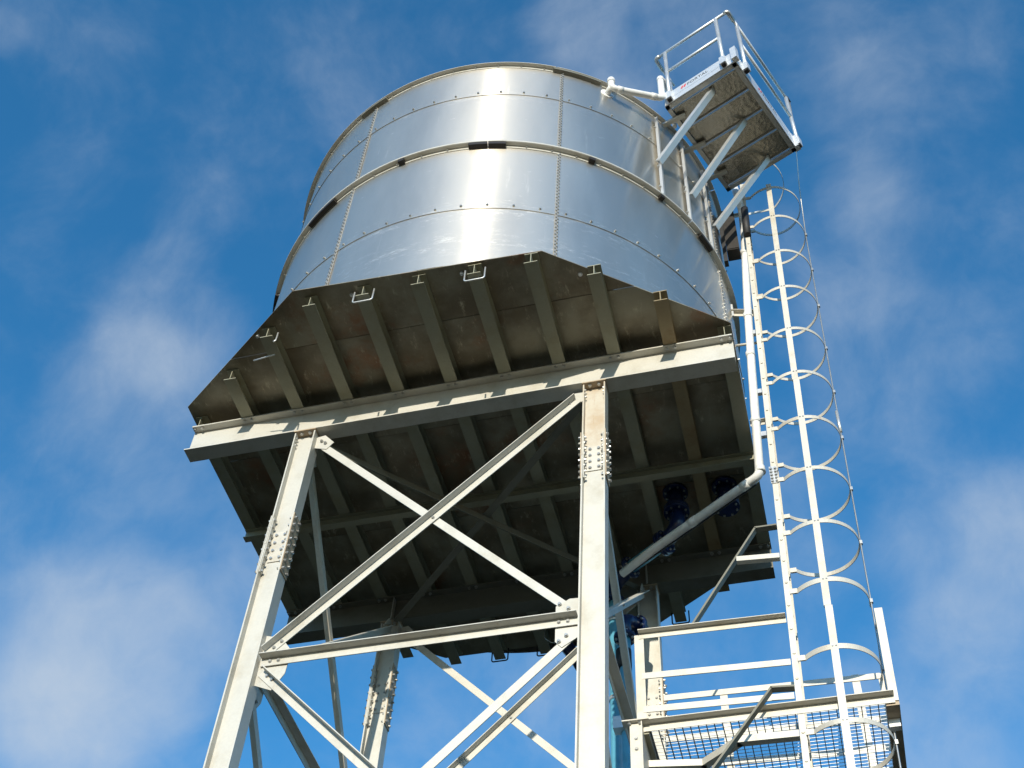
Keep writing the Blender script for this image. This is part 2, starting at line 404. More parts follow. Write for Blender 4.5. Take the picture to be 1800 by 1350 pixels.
# main girders
CXL, CXR = -3.80, 3.875
JX = [-3.715, -2.96, -2.205, -1.47, -0.725, 0.037, 0.795, 1.55, 2.302, 3.06, 3.787]
def girder(y, name='girder'):
    mb = MB().sweep((CXL, y, HG/2), (CXR, y, HG/2), (0, 1, 0), (0, 0, 1), Iprof(FW_, HG, 0.020, 0.014))
    g = part(name, mb, M['galv'] if y < 0 else M['galv_dull_shade'], tower)  # rear girder: shade under the deck put into a darker steel colour
    b_ = MB()
    for x in JX:
        for sx in (-0.055, 0.055):
            for sy in (-0.075, 0.075): b_.bolt((x+sx, y+sy, HG-0.020), (0, 0, -1), 0.020, 0.026)
    for x in (-2.0, 2.0):
        for sx in (-0.09, 0.09):
            for sy in (-0.075, 0.075): b_.bolt((x+sx, y+sy, 0.020), (0, 0, 1), 0.02, 0.026)
    part('bolts', b_, M['bolt'], g, 'stuff')
    for x in (-2.0, 2.0):      # web stiffeners over the legs
        for sy in ((1,) if y < 0 else (-1,)):
            st = MB().box((x-0.006, min(y+sy*0.008, y+sy*0.108), 0.021), (x+0.006, max(y+sy*0.008, y+sy*0.108), HG-0.021))
            part('stiffener', st, M['galv'], g)
    return g
girder(-BY); girder(BY)
mb = MB().sweep((CXL, 0.06, HG-0.083), (CXR, 0.06, HG-0.083), (0, 1, 0), (0, 0, 1), Iprof(0.11, 0.166, 0.014, 0.010))
part('middle_beam', mb, M['galv_joist'], tower)

# joists
FE = [-2.06, -2.756, -3.33, -3.69, -3.70, -3.71, -3.71, -3.715, -3.367, -2.79, -2.06]
RE = [2.06, 2.72, 3.29, 3.60, 3.62, 3.62, 3.60, 3.60, 3.30, 2.75, 2.06]
jz = (HG+ZP)/2; jh = ZP-HG-0.004
def urod(x, y, z, full=True):
    p = [(x-0.135, y, z+0.17), (x-0.135, y, z-0.075), (x+0.135, y, z-0.075), (x+0.135, y, z+0.17)]
    if not full: p = [(x+0.10, y, z-0.075), (x+0.135, y, z-0.06), (x+0.135, y, z+0.12)]
    return MB().tube(fillet(p, 0.035, 4), 0.0115, 8)
for i, x in enumerate(JX):
    mb = MB().sweep((x, FE[i], jz), (x, RE[i], jz), (1, 0, 0), (0, 0, 1), Iprof(0.178, jh, 0.014, 0.011))
    rusty = i in (9,)
    j = part('joist', mb, M['galv_rusty'] if rusty else M['galv_joist'], tower)
    if rusty: j['label'] = 'joist streaked with brown rust'
    if i in (2, 4, 6):
        part('lashing_rod', urod(x, FE[i]+0.05, HG, i != 2), M['bright'], j)
    if i in (4, 5, 8):
        part('lashing_rod', urod(x, RE[i]-0.05, HG), M['rubber'], j)
    if i in (2, 4, 6, 8):
        bb = MB().bolt((x-0.20, FE[i]+0.10, ZP-0.002), (0, 0, -1), 0.022, 0.03)  # bright hex added in place of light showing through a small deck hole
        part('bolts', bb, M['bright'], j, 'stuff')
    if i == 2:
        part('lashing_rod', MB().tube([(x-0.30, FE[i]+0.33, HG-0.02), (x+0.03, FE[i]+0.28, HG-0.04)], 0.010, 8), M['bright'], j)

# deck plates: an octagon cut into strips
OCT = [(-3.85, -2.26), (-1.69, -3.82), (1.69, -3.715), (3.885, -2.09), (3.885, 2.2), (1.69, 3.66), (-1.69, 3.66), (-3.90, 2.15)]
def clip(poly, ax, val, keep_gt):
    out = []
    for i in range(len(poly)):
        p, q = poly[i], poly[(i+1) % len(poly)]
        ip = (p[ax] > val) == keep_gt; iq = (q[ax] > val) == keep_gt
        if ip: out.append(p)
        if ip != iq:
            k = (val-p[ax])/(q[ax]-p[ax]); out.append((p[0]+(q[0]-p[0])*k, p[1]+(q[1]-p[1])*k))
    return out
rows = [-4.0, -2.93, -1.16, 0.60, 2.30, 4.0]
cols = [[-5, 0.037, 5], [-5, -2.205, 1.55, 5], [-5, 0.037, 5], [-5, -1.47, 2.302, 5], [-5, 0.037, 5]]
for i in range(5):
    for k in range(len(cols[i])-1):
        pg = clip(clip(OCT, 1, rows[i]+0.004, True), 1, rows[i+1]-0.004, False)
        pg = clip(clip(pg, 0, cols[i][k]+0.003, True), 0, cols[i][k+1]-0.003, False)
        z = ZP + random.choice((0, 0.002, 0.004))
        part('deck_plate', MB().prism([(x, y, z) for x, y in pg], (0, 0, 0), (0, 0, 0.013)), M['deck'], tower)

# legs
LH, LB, LT = 0.295, 0.20, 0.018
def leg(x0, y, z_hi, z_lo, rusty=False, off=0.0, lean=0.0):
    top = -0.022
    def lx(z): return x0+off+lean*z
    x = lx((z_hi+z_lo)/2)
    zsp = (z_hi+z_lo)/2
    mb = MB().sweep((lx(zsp), y, zsp-0.002), (lx(zg+0.35), y, zg+0.35), (0, 1, 0), (1, 0, 0), Iprof(LB, LH, LT, 0.012))
    L = part('leg', mb, M['galv'], tower)
    mb = MB().sweep((lx(0), y, top), (lx(zsp), y, zsp+0.002), (0, 1, 0), (1, 0, 0), Iprof(LB, LH, LT, 0.012))
    part('upper_section', mb, M['galv_warm'] if rusty else M['galv'], L)
    cap = MB().box((lx(0)-LH/2-0.012, y-LB/2-0.022, -0.0205), (lx(0)+LH/2+0.012, y+LB/2+0.022, -0.002))
    part('cap_plate', cap, M['galv_brown'], L)
    # flange and web splice plates with their bolts
    b_ = MB(); zz = (z_hi+z_lo)/2; hl = (z_hi-z_lo)/2
    for sx in (-1, 1):
        xo = x+sx*(LH/2+0.0075)
        part('splice_plate', MB().box((xo-0.0065, y-LB/2-0.004, z_lo), (xo+0.0065, y+LB/2+0.004, z_hi)), M['galv_brown'] if sx > 0 or rusty else M['galv'], L)
        xi = x+sx*(LH/2-LT-0.006)
        for sy in (-1, 1):
            part('splice_plate', MB().box((xi-0.005, y+(sy*0.055)-0.035, z_lo+0.03), (xi+0.005, y+(sy*0.055)+0.035, z_hi-0.03)), M['galv'], L)
        nb = 8
        for k in range(nb):
            zb = z_lo+0.06+(2*hl-0.12)*k/(nb-1)
            for sy in (-1, 1):
                b_.bolt((xo+sx*0.0065, y+sy*0.062, zb), (sx, 0, 0), 0.018, 0.030)
                b_.bolt((xi-sx*0.005, y+sy*0.062, zb), (-sx, 0, 0), 0.018, 0.026)
    for sy in (-1, 1):
        yo = y+sy*0.012
        part('splice_plate', MB().box((x-0.10, min(yo, yo+sy*0.007), zz-0.26*hl/0.5), (x+0.10, max(yo, yo+sy*0.007), zz+0.26*hl/0.5)), M['ladder'], L)
        for k in range(4):
            zb = zz-0.20*hl/0.5+0.40*hl/0.5*k/3
            for sx in (-0.055, 0.055): b_.bolt((x+sx, yo+sy*0.007, zb), (0, sy, 0), 0.017, 0.022)
    for sx in (-0.06, 0.06): b_.bolt((lx(0)+sx, y-0.07, -0.0205), (0, 0, -1), 0.019, 0.026)
    for k in range(3):
        b_.bolt((lx(0)-LH/2+LT, y-0.06, -0.10-0.07*k), (1, 0, 0), 0.014, 0.02)
        b_.bolt((lx(0)+LH/2-LT, y-0.06, -0.10-0.07*k), (-1, 0, 0), 0.014, 0.02)
    part('bolts', b_, M['bolt'], L, 'stuff')
    part('base_plate', MB().box((lx(zg)-0.3, y-0.3, zg+0.30), (lx(zg)+0.3, y+0.3, zg+0.35)), M['galv'], L)
    part('footing', MB().box((lx(zg)-0.5, y-0.5, zg-0.2), (lx(zg)+0.5, y+0.5, zg+0.2985)), M['concrete'], L)
    return L
leg(-2.0, -BY, -1.66, -2.66); leg(2.0, -BY, -1.0, -1.86, True, 0.024, 0.010)
leg(-2.0, BY, -0.85, -1.95); leg(2.0, BY, -1.72, -2.75)

# bracing
BW, BT = 0.105, 0.011
def brace(A, B, nrm, off, lip, mat_='galv', w=BW, name='brace'):
    """angle brace: leg flat in the plane whose normal is nrm; lip = +1 towards nrm, -1 away, on its upper edge"""
    A = V(A)+V(nrm)*off; B = V(B)+V(nrm)*off
    d = (B-A).normalized(); e = V(nrm).cross(d)
    if e.z < 0: e = -e
    h = w/2
    if lip > 0: pg = [(-h, 0), (h, 0), (h, w), (h-BT, w), (h-BT, BT), (-h, BT)]
    else: pg = [(-h, 0), (-h, -BT), (h-BT, -BT), (h-BT, -w), (h, -w), (h, 0)]
    return part(name, MB().sweep(A, B, e, nrm, pg), M[mat_], tower)
TZ, MZ = -0.20, -4.05
LV = [MZ, -7.95, -11.6, zg+0.8]
def face(a0, b0, axis, coord, nrm, swap):
    """X panels and horizontals of one tower face; a0/b0 = inner faces of the two legs along axis"""
    def P(s, z):
        return (s, coord, z) if axis == 0 else (coord, s, z)
    def gus(poly, sgn):
        part('gusset_plate', MB().prism([P(s, z) for s, z in poly], tuple(-0.005*x for x in nrm), tuple(0.010*x for x in nrm)), M['galv'], tower)
    bolts = MB()
    sA, sB = (a0, b0)
    dirA = 1
    zt = TZ
    for k, zb in enumerate(LV):
        up, lo = (zt, zb)
        t0 = 0.10 if k == 0 else 0.06
        dz = 0.02 if k == 0 else 0.14
        rise = (P(a0+0.06, lo+0.14), P(b0-0.06, up-dz)); fall = (P(a0+0.06, up-dz), P(b0-0.06, lo+0.14))
        fr, bk = (rise, fall) if (k % 2 == 0 or axis == 1) else (fall, rise)
        brace(fr[0], fr[1], nrm, 0.006, +1)
        brace(bk[0], bk[1], nrm, -0.006, -1, 'galv_warm' if (axis == 1 and coord < 0 and k == 0) else 'galv')
        brace(P(a0+0.03, lo), P(b0-0.03, lo), nrm, 0.020, +1, w=0.115, name='horizontal_brace')
        g = 0.36
        gus([(a0+0.002, lo+0.42), (a0+0.20, lo+0.36), (a0+g, lo+0.14), (a0+g-0.02, lo-0.18), (a0+0.22, lo-0.40), (a0+0.002, lo-0.30)], 1)
        gus([(b0+(0.045 if axis == 0 else -0.002), lo+0.34), (b0-0.13, lo+0.35), (b0-0.285, lo+0.26), (b0-0.285, lo-0.24), (b0-0.21, lo-0.33), (b0+(0.045 if axis == 0 else -0.002), lo-0.16)], 1)
        if k == 0:
            gus([(a0+0.002, -0.08), (a0+0.12, -0.06), (a0+0.27, -0.24), (a0+0.18, -0.36), (a0+0.002, -0.30)], 1)
            gus([(b0+(0.045 if axis == 0 else -0.002), -0.06), (b0-0.13, -0.06), (b0-0.30, -0.34), (b0-0.20, -0.42), (b0+(0.045 if axis == 0 else -0.002), -0.20)], 1)
            for s, z in ((a0+0.15, -0.24), (a0+0.09, -0.19), (b0-0.17, -0.27), (b0-0.11, -0.20)):
                bolts.bolt(V(P(s, z))+V(nrm)*0.018, nrm, 0.017, 0.02)
        for s, z in ((a0+0.14, lo+0.21), (a0+0.22, lo+0.29), (b0-0.14, lo+0.20), (b0-0.24, lo+0.28), (a0+0.14, lo), (a0+0.24, lo), (b0-0.14, lo), (b0-0.24, lo),
                     (a0+0.14, lo-0.20), (a0+0.21, lo-0.26), (b0-0.16, lo-0.18), (b0-0.24, lo-0.25)):
            bolts.bolt(V(P(s, z))+V(nrm)*(0.032 if abs(z-lo) < 0.01 else 0.018), nrm, 0.017, 0.02)
        mid = P((a0+b0)/2, (up+lo)/2+0.06)
        bolts.bolt(V(mid)+V(nrm)*0.018, nrm, 0.017, 0.02)
        zt = zb
    part('bolts', bolts, M['bolt'], tower, 'stuff')
ia = 2.0-LH/2
face(-ia, ia, 0, -BY, (0, -1, 0), False)
face(-ia, ia, 0, BY, (0, -1, 0), True)
iy = BY-LB/2
face(-iy, iy, 1, -1.97, (1, 0, 0), False)
face(-iy, iy, 1, 1.95, (1, 0, 0), False)
# plan bracing under the girders
brace((-1.9, -1.85, -0.05), (1.9, 1.85, -0.05), (0, 0, -1), 0.0, 1, 'galv_dull_shade')  # both diagonals coloured darker to carry the shade under the deck
brace((1.9, -1.85, -0.05), (-1.9, 1.85, -0.05), (0, 0, -1), -0.014, -1, 'galv_dull_shade')

# ================================================================ WATER TANK
TX, TY, TR = 0.08, 0.026, 3.80
tank = thing('water_tank', 'large round water tank of bolted stainless steel sheets on top of the tower', 'water tank', (TX, TY, ZP+0.015))
ZR = [ZP+0.016, 2.22, 4.00, 5.82, 6.80]
SEAM0, NS = -23.3, 7
azs = [SEAM0+50.0*k for k in range(3)]; azs[1] = 26.6; azs[2] = 77.0
rest = (360-100.3)/5
azs += [77.0+rest*k for k in range(1, 5)]
for r_i in range(4):
    for k in range(NS):
        a0 = azs[k]; a1 = azs[(k+1) % NS]
        if a1 < a0: a1 += 360
        z0 = ZR[r_i] - (0.05 if r_i else 0); z1 = ZR[r_i+1]
        if r_i in (1, 3): ro = 0.006
        else: ro = 0.0
        ro = ro + (0.0 if r_i % 2 == 0 else 0.0)
        seg = 40; nz = 6; mb = MB(); vs = []; fs = []
        ph = random.random()*6
        for i in range(seg+1):
            u_ = i/seg; a = R_(a0-0.35+(a1-a0+0.7)*u_)
            sh = 0.004*(1-u_)
            for q in range(nz+1):
                z = z0+(z1-z0)*q/nz
                rr = TR+sh*0.5+(0.006 if r_i in (1, 3) else -0.004) + 0.0003*math.sin(u_*7+ph)
                vs.append((TX+rr*math.sin(a), TY-rr*math.cos(a), z))
        o_ = len(vs)
        for i in range(seg+1):
            for q in range(nz+1):
                x, y, z = vs[i*(nz+1)+q]; dx, dy = x-TX, y-TY; L = math.hypot(dx, dy)
                vs.append((x-dx/L*0.004, y-dy/L*0.004, z))
        w_ = nz+1
        for i in range(seg):
            for q in range(nz):
                p = i*w_+q
                fs.append((p, p+w_, p+w_+1, p+1)); fs.append((o_+p, o_+p+1, o_+p+w_+1, o_+p+w_))
        for i in range(seg):
            p = i*w_; fs.append((p, o_+p, o_+p+w_, p+w_)); p += nz; fs.append((p, p+w_, o_+p+w_, o_+p))
        for q in range(nz):
            fs.append((q, q+1, o_+q+1, o_+q)); p = seg*w_+q; fs.append((p, o_+p, o_+p+1, p+1))
        mb.add(vs, fs, True)
        sheet = part('wall_sheet', mb, M['tank'], tank)
        sheet.data.set_sharp_from_angle(angle=R_(40))
        # bolts along the lower lap of the sheet
        bm_ = MB(); nb = 9
        if r_i in (1, 3):
            for q in range(nb):
                a = R_(a0+(a1-a0)*(q+0.35)/nb); n_ = V((math.sin(a), -math.cos(a), 0))
                bm_.bolt(V((TX, TY, ZR[r_i]+0.025))+n_*(TR+0.007), n_, 0.0155, 0.024)
            part('bolts', bm_, M['bolt'], sheet, 'stuff')
# vertical seams: a lap strip closed by a tight row of bolts
for k in range(NS):
    a = R_(azs[k]); n_ = V((math.sin(a), -math.cos(a), 0)); t_ = V((math.cos(a), math.sin(a), 0))
    for (z0, z1) in ((ZP+0.018, 3.93), (4.09, 6.74)):
        c0 = V((TX, TY, 0))+n_*(TR+0.010)
        sm_ = MB().obox(c0+V((0, 0, (z0+z1)/2)), t_, n_, (0, 0, 1), 0.026, 0.0045, (z1-z0)/2)
        s_ = part('seam_strip', sm_, M['seam'], tank)
        bm_ = MB(); nb = int((z1-z0)/0.090)
        for q in range(nb+1):
            z = z0+0.02+(z1-z0-0.04)*q/nb
            for sg in (-1, 1):
                bm_.bolt(c0+t_*(0.013*sg)+n_*0.0035+V((0, 0, z+0.0225*sg)), n_, 0.0135, 0.018, False)
        part('bolts', bm_, M['bolt'], s_, 'stuff')
# stiffening ring (rolled angle, outer lip) in segments
RO = 3.893
def ringprof(z): return [(TR+0.008, z-0.065), (TR+0.018, z-0.065), (TR+0.018, z-0.010), (RO-0.008, z-0.010), (RO-0.008, z-0.004), (RO, z-0.004), (RO, z+0.030), (RO-0.009, z+0.030), (RO-0.009, z+0.002), (TR+0.008, z+0.002)]
for a0, a1 in ((-112, -32.5), (-32.3, 10.45), (10.55, 62), (62.3, 140), (140.3, 247.7)):
    seg = part('ring_segment', MB().arcbar(TX, TY, a0, a1, ringprof(4.0), max(8, int((a1-a0)/1.5))), M['galv'], tank)
    bm_ = MB()
    nb = int((a1-a0)/5.7)
    for q in range(nb):
        a = R_(a0+(a1-a0)*(q+0.5)/nb); n_ = V((math.sin(a), -math.cos(a), 0))
        bm_.bolt(V((TX, TY, 3.962))+n_*(TR+0.018), n_, 0.014, 0.020)
    part('bolts', bm_, M['bolt'], seg, 'stuff')
for a0, a1 in ((6.2, 10.40), (10.60, 14.5), (-10.3, -8.9), (-38, -28.5), (33.4, 34.8), (52, 53.2), (66, 71), (-66, -60)):
    part('ring_splice', MB().arcbar(TX, TY, a0, a1, [(TR+0.019, 3.915), (RO-0.004, 3.925), (RO-0.004, 3.989), (TR+0.019, 3.989)], max(2, int((a1-a0)*0.8))), M['rubber'] if a1-a0 < 0 else M['galv_dk'] if 'galv_dk' in M else M['cabinet'], tank)
# rim angle
ZT = 6.83
def rimprof(z): return [(TR+0.007, z-0.065), (TR+0.016, z-0.065), (TR+0.016, z-0.008), (3.886, z-0.008), (3.886, z+0.004), (TR-0.06, z+0.004), (TR-0.06, z-0.008), (TR+0.007, z-0.008)]
for a0, a1 in ((-112, -27), (-26.7, 24.8), (25.1, 80), (80.3, 140), (140.3, 247.7)):
    seg = part('rim_segment', MB().arcbar(TX, TY, a0, a1, rimprof(ZT), max(8, int((a1-a0)/1.5))), M['galv'], tank)
    bm_ = MB(); nb = int((a1-a0)/5.7)
    for q in range(nb):
        a = R_(a0+(a1-a0)*(q+0.5)/nb); n_ = V((math.sin(a), -math.cos(a), 0))
        bm_.bolt(V((TX, TY, 6.80))+n_*(TR+0.016), n_, 0.014, 0.020)
    part('bolts', bm_, M['bolt'], seg, 'stuff')
for a0, a1 in ((24.2, 36.5), (-28.0, -19.5)):
    part('rim_splice', MB().arcbar(TX, TY, a0, a1, [(TR+0.017, 6.755), (3.880, 6.762), (3.880, 6.820), (TR+0.017, 6.820)], 10), M['galv_dull_shade'], tank)
rv = []; rf = []
nseg = 72
for r, z in ((TR-0.012, 6.80), (0.02, 7.35)):
    for k in range(nseg): rv.append((TX+r*math.cos(2*math.pi*k/nseg), TY+r*math.sin(2*math.pi*k/nseg), z))
for k in range(nseg): rf.append((k, (k+1) % nseg, nseg+(k+1) % nseg, nseg+k))
rf.append(tuple(range(nseg, 2*nseg)))
mb = MB(); mb.add(rv, rf, True)
part('roof', mb, M['galv'], tank)

# ================================================================ PLATFORM beside the rim
AZP = R_(66.7)
PU = V((math.sin(AZP), -math.cos(AZP), 0)); PT = V((math.cos(AZP), math.sin(AZP), 0)); PC = V((TX, TY, 0))
def PL(u, t_, z): return PC+PU*u+PT*t_+V((0, 0, z))
plat = thing('access_platform', 'small aluminium access platform with guard rails bolted beside the tank rim', 'platform', PL(4.0, 0, 6.6))
U0, U1, T0, T1, PZ = 3.99, 5.36, -1.02, 0.965, 6.60
nb = 4
for k in range(nb):
    ta = T0+0.10+(T1-T0-0.20)*k/nb; tb = T0+0.10+(T1-T0-0.20)*(k+1)/nb
    part('tread_panel', MB().obox(PL((U0+U1)/2, (ta+tb)/2, PZ+0.055), PU, PT, (0, 0, 1), (U1-U0)/2-0.05, (tb-ta)/2-0.022, 0.006), M['tread'], plat)
for k in range(nb+1):
    tc_ = T0+0.10+(T1-T0-0.20)*k/nb
    for sg in (-1, 1):
        part('cross_rib', MB().obox(PL((U0+U1)/2, tc_+sg*0.017, PZ+0.03), PU, PT, (0, 0, 1), (U1-U0)/2-0.05, 0.006, 0.022), M['alu_dk'], plat)
# edge channels
for (a, b_, n_) in (((U0, T0), (U1, T0), PT), ((U0, T1), (U1, T1), -PT), ((U0, T0), (U0, T1), PU), ((U1, T0), (U1, T1), -PU)):
    A = PL(a[0], a[1], PZ); B = PL(b_[0], b_[1], PZ); d = (B-A).normalized()*0.003
    part('edge_channel', MB().sweep(A+d, B-d, n_, (0, 0, 1), [(0.004, 0), (0.075, 0), (0.075, 0.008), (0.012, 0.008), (0.012, 0.155), (0.004, 0.155)]), M['alu_dk'], plat)
# fascia band and toe boards (front and outer sides)
def board(a, b_, n_, z0, z1, off):
    A = PL(a[0], a[1], 0)+n_*off; B = PL(b_[0], b_[1], 0)+n_*off
    c = (A+B)/2+V((0, 0, (z0+z1)/2))
    return part('toe_board', MB().obox(c, B-A, n_, (0, 0, 1), (B-A).length/2, 0.008, (z1-z0)/2), M['alu'], plat)
fb = board((U0+0.02, T0), (U1-0.004, T0), -PT, PZ+0.155, PZ+0.375, 0.012)
board((U0+0.02, T0), (U1-0.004, T0), -PT, PZ+0.004, PZ+0.150, 0.010)
ob_ = board((U1, T0+0.0), (U1, T1), PU, PZ+0.155, PZ+0.375, 0.012)
board((U1, T0+0.0), (U1, T1), PU, PZ+0.004, PZ+0.150, 0.010)
board((U1+0.0, T1), (U0+0.5, T1), PT, PZ+0.155, PZ+0.36, 0.012)
# maker's lettering
def lettering(parent, c, right, up, nrm, h):
    cu = bpy.data.curves.new('word', 'FONT'); cu.body = 'FORTAL'; cu.size = 1.0; cu.extrude = 0.012; cu.offset = 0.0
    tmp = bpy.data.objects.new('word', cu); COL.objects.link(tmp)
    dg = bpy.context.evaluated_depsgraph_get(); me = bpy.data.meshes.new_from_object(tmp.evaluated_get(dg))
    bpy.data.objects.remove(tmp)
    k = h/0.70
    mb = MB(); mb.add([c+right*(p.co.x*k*1.05)+up*(p.co.y*k)+nrm*(p.co.z*k) for p in me.vertices], [tuple(f.vertices) for f in me.polygons])
    o = part('lettering', mb, M['black'], parent)
    mb = MB()
    for q in (0, 1):
        b0 = c+right*(-h*1.65+q*h*0.72)
        pg = [b0+up*(-0.05*h), b0+right*(0.42*h)+up*(0.10*h), b0+right*(0.78*h)+up*(1.08*h), b0+right*(0.30*h)+up*(0.92*h)]
        mb.prism(pg, (0, 0, 0), nrm*0.003)
    part('emblem', mb, M['red'], parent)
UPV = V((0, 0, 1))
lettering(fb, PL(4.46, T0, PZ+0.232)-PT*0.0215, PU, UPV, -PT, 0.075)
lettering(ob_, PL(U1, -0.15, PZ+0.225)+PU*0.0215, PT, UPV, PU, 0.085)
# guard rails
RZ, MZR = 8.52, 7.72
RTF = T0-0.05; RUO = U1+0.06
def rail(path, r=0.030): return part('guard_rail', MB().tube(fillet(path, 0.05, 4), r, 10), M['alu'], plat)
rail([PL(3.95, RTF, RZ), PL(RUO-0.02, RTF, RZ)]); rail([PL(RUO, RTF+0.17, RZ), PL(RUO, 0.96, RZ)])
part('rail_elbow', MB().tube(fillet([PL(RUO-0.06, RTF, RZ), PL(RUO+0.005, RTF+0.0, RZ), PL(RUO, RTF+0.2, RZ-0.02)], 0.06, 5), 0.042, 10), M['alu_dk'], plat)
rail([PL(4.13, RTF, MZR), PL(5.18, RTF, MZR)]); rail([PL(RUO, -0.76, MZR), PL(RUO, 0.93, MZR)])
part('rail_elbow', MB().tube(fillet([PL(4.02, RTF, RZ), PL(3.93, RTF, RZ), PL(3.92, RTF+0.25, RZ-0.01)], 0.05, 5), 0.040, 10), M['alu_dk'], plat)
rail([PL(3.92, RTF+0.2, RZ), PL(3.92, -0.45, RZ)])
part('rail_elbow', MB().tube([PL(RUO, 0.93, RZ), PL(RUO+0.0, 1.04, RZ-0.05)], 0.042, 10), M['rubber'], plat)
for (u_, t_) in ((4.13, RTF), (5.18, RTF), (RUO, -0.76), (RUO, 0.93), (3.92, -0.6)):
    p = part('guard_post', MB().tube([PL(u_, t_, PZ+0.05), PL(u_, t_, RZ-0.02)], 0.036, 10), M['bright'], plat)
    if u_ > 3.95:
        part('post_socket', MB().obox(PL(u_, t_, PZ+0.16), PU, PT, (0, 0, 1), 0.052, 0.052, 0.12), M['alu'], p)
        part('post_foot', MB().obox(PL(u_, t_, PZ+0.022), PU, PT, (0, 0, 1), 0.034, 0.034, 0.010), M['rubber'], p)
part('corner_post', MB().obox(PL(U1+0.02, T0-0.03, PZ+0.21), PU, PT, (0, 0, 1), 0.05, 0.05, 0.20), M['alu'], plat)
part('corner_post', MB().obox(PL(U1+0.02, T1-0.03, PZ+0.20), PU, PT, (0, 0, 1), 0.055, 0.055, 0.19), M['alu'], plat)
# stands on the tank wall, stub beams and knee braces
for (ts, tl, uh, th, zb) in ((-0.88, -0.96, 4.83, -0.80, 4.0), (-0.25, -0.14, 4.96, -0.02, 4.0), (0.42, 0.58, 4.92, 0.81, 4.0)):
    us = math.sqrt(max(3.845**2-ts**2, 0))+0.03 if abs(ts) > 0.6 else 3.88
    us = math.sqrt(3.835**2-ts**2)
    st = MB().sweep(PL(us, ts, zb+0.05), PL(us, ts, 6.66), PT, PU, [(-0.055, 0), (0.055, 0), (0.055, 0.012), (-0.043, 0.012), (-0.043, 0.050), (-0.055, 0.050)])
    part('stand', st, M['bright'], plat)
    part('stub_beam', MB().bar(PL(3.80, ts+0.10, PZ-0.035), PL(4.20, ts+0.10+0.06, PZ-0.035), 0.07, 0.06), M['galv'], plat)
    part('knee_brace', MB().sweep(PL(us+0.06, tl, 5.0), PL(uh, th, PZ-0.002), PT, (0, 0, 1), [(-0.05, 0), (0.05, 0), (0.05, 0.012), (-0.038, 0.012), (-0.038, 0.08), (-0.05, 0.08)]), M['bright'], plat)
    bm_ = MB()
    for z in (4.3, 4.95, 5.1, 6.3): bm_.bolt(PL(us, ts-0.062, z), -PT, 0.016, 0.02)
    part('bolts', bm_, M['bolt'], plat, 'stuff')

# ================================================================ OVERFLOW PIPE
def XL(z): return 4.14+0.036*z
ovf = thing('overflow_pipe', 'white plastic overflow pipe from the tank rim down past the deck edge', 'pipe', (4.0, -0.68, -0.9))
a39 = R_(38.6)
pin = V((TX+3.79*math.sin(a39), TY-3.79*math.cos(a39), 6.62)); pj_ = PL(4.03, -1.15, 6.68)
n39 = V((math.sin(a39), -math.cos(a39), 0))
q0 = pin+n39*0.17
path = [pin+n39*0.012, q0-V((0, 0, 0.0)), ]
def pipe(path, r, n=14, m='pvc', name='pipe_run', f=0.09): return part(name, MB().tube(fillet(path, f, 6), r, n), M[m], ovf)
PR = 0.062
pipe([pin-n39*0.01+V((0, 0, -0.04)), q0+V((0, 0, -0.06))], 0.052)
part('wall_flange', MB().tube([pin+n39*0.006+V((0, 0, -0.04)), pin+n39*0.03+V((0, 0, -0.04))], 0.115, 18), M['pvc'], ovf)
pipe([q0+V((0, 0, 0.16)), q0+V((0, 0, -0.11)), pj_, pj_+V((0.0, 0, 0.80)), PL(4.03, -0.6, 7.42), PL(4.03, 1.12, 7.32)], 0.056)
part('collar', MB().tube([q0+V((0, 0, 0.10)), q0+V((0, 0, 0.20))], 0.066, 16), M['pvc'], ovf)
d_ = (pj_-q0).normalized()
for k in (0.17, 0.83):
    c_ = (q0+V((0, 0, -0.11)))*(1-k)+pj_*k
    part('collar', MB().tube([c_-d_*0.05, c_+d_*0.05], 0.062, 16), M['pvc'], ovf)
part('collar', MB().tube([pj_+V((0, 0, 0.66)), pj_+V((0, 0, 0.76))], 0.062, 16), M['pvc'], ovf)
YD = -0.33
def XP(z): return 3.955+0.040*z+0.0030*z*z*(1 if z > 0 else 0) if z > -1 else 3.92
top_ = V((XP(5.8), YD, 5.8)); low_ = V((3.925, YD, -0.38))
pipe([PL(4.03, 1.12, 7.32), PL(4.10, 1.10, 6.5), PL(4.12, 1.12, 6.1), top_, V((XP(3.7), YD, 3.7)), V((XP(1.9), YD, 1.9)), low_, V((2.30, 0.73, -0.40)), V((1.77, 1.12, -0.41))], PR, f=0.10)
for z in (5.1, 3.3, 2.3, 0.75, -0.28):
    part('collar', MB().tube([(XP(z), YD, z-0.05), (XP(z-0.1), YD, z+0.05)], PR+0.007, 16), M['pvc'], ovf)
A = low_; B = V((2.30, 0.73, -0.40)); d = (B-A).normalized()
for k in (0.13, 0.62):
    c_ = A.lerp(B, k); part('collar', MB().tube([c_-d*0.06, c_+d*0.06], PR+0.007, 16), M['pvc'], ovf)
side = d.cross(V((0, 0, 1))).normalized()
part('strapped_cable', MB().tube([A+d*0.12+V((0, 0, -0.045))-side*(-0.060), B+V((0, 0, -0.045))+side*0.060, V((1.79, 1.14, -0.455))], 0.012, 8), M['rubber'], ovf)
for z in (2.85, 1.40, 0.45):
    part('pipe_clip', MB().obox((XP(z)+0.10, YD+0.02, z), (1, 0, 0), (0, 1, 0), (0, 0, 1), 0.06, 0.03, 0.045), M['bright'], ovf)

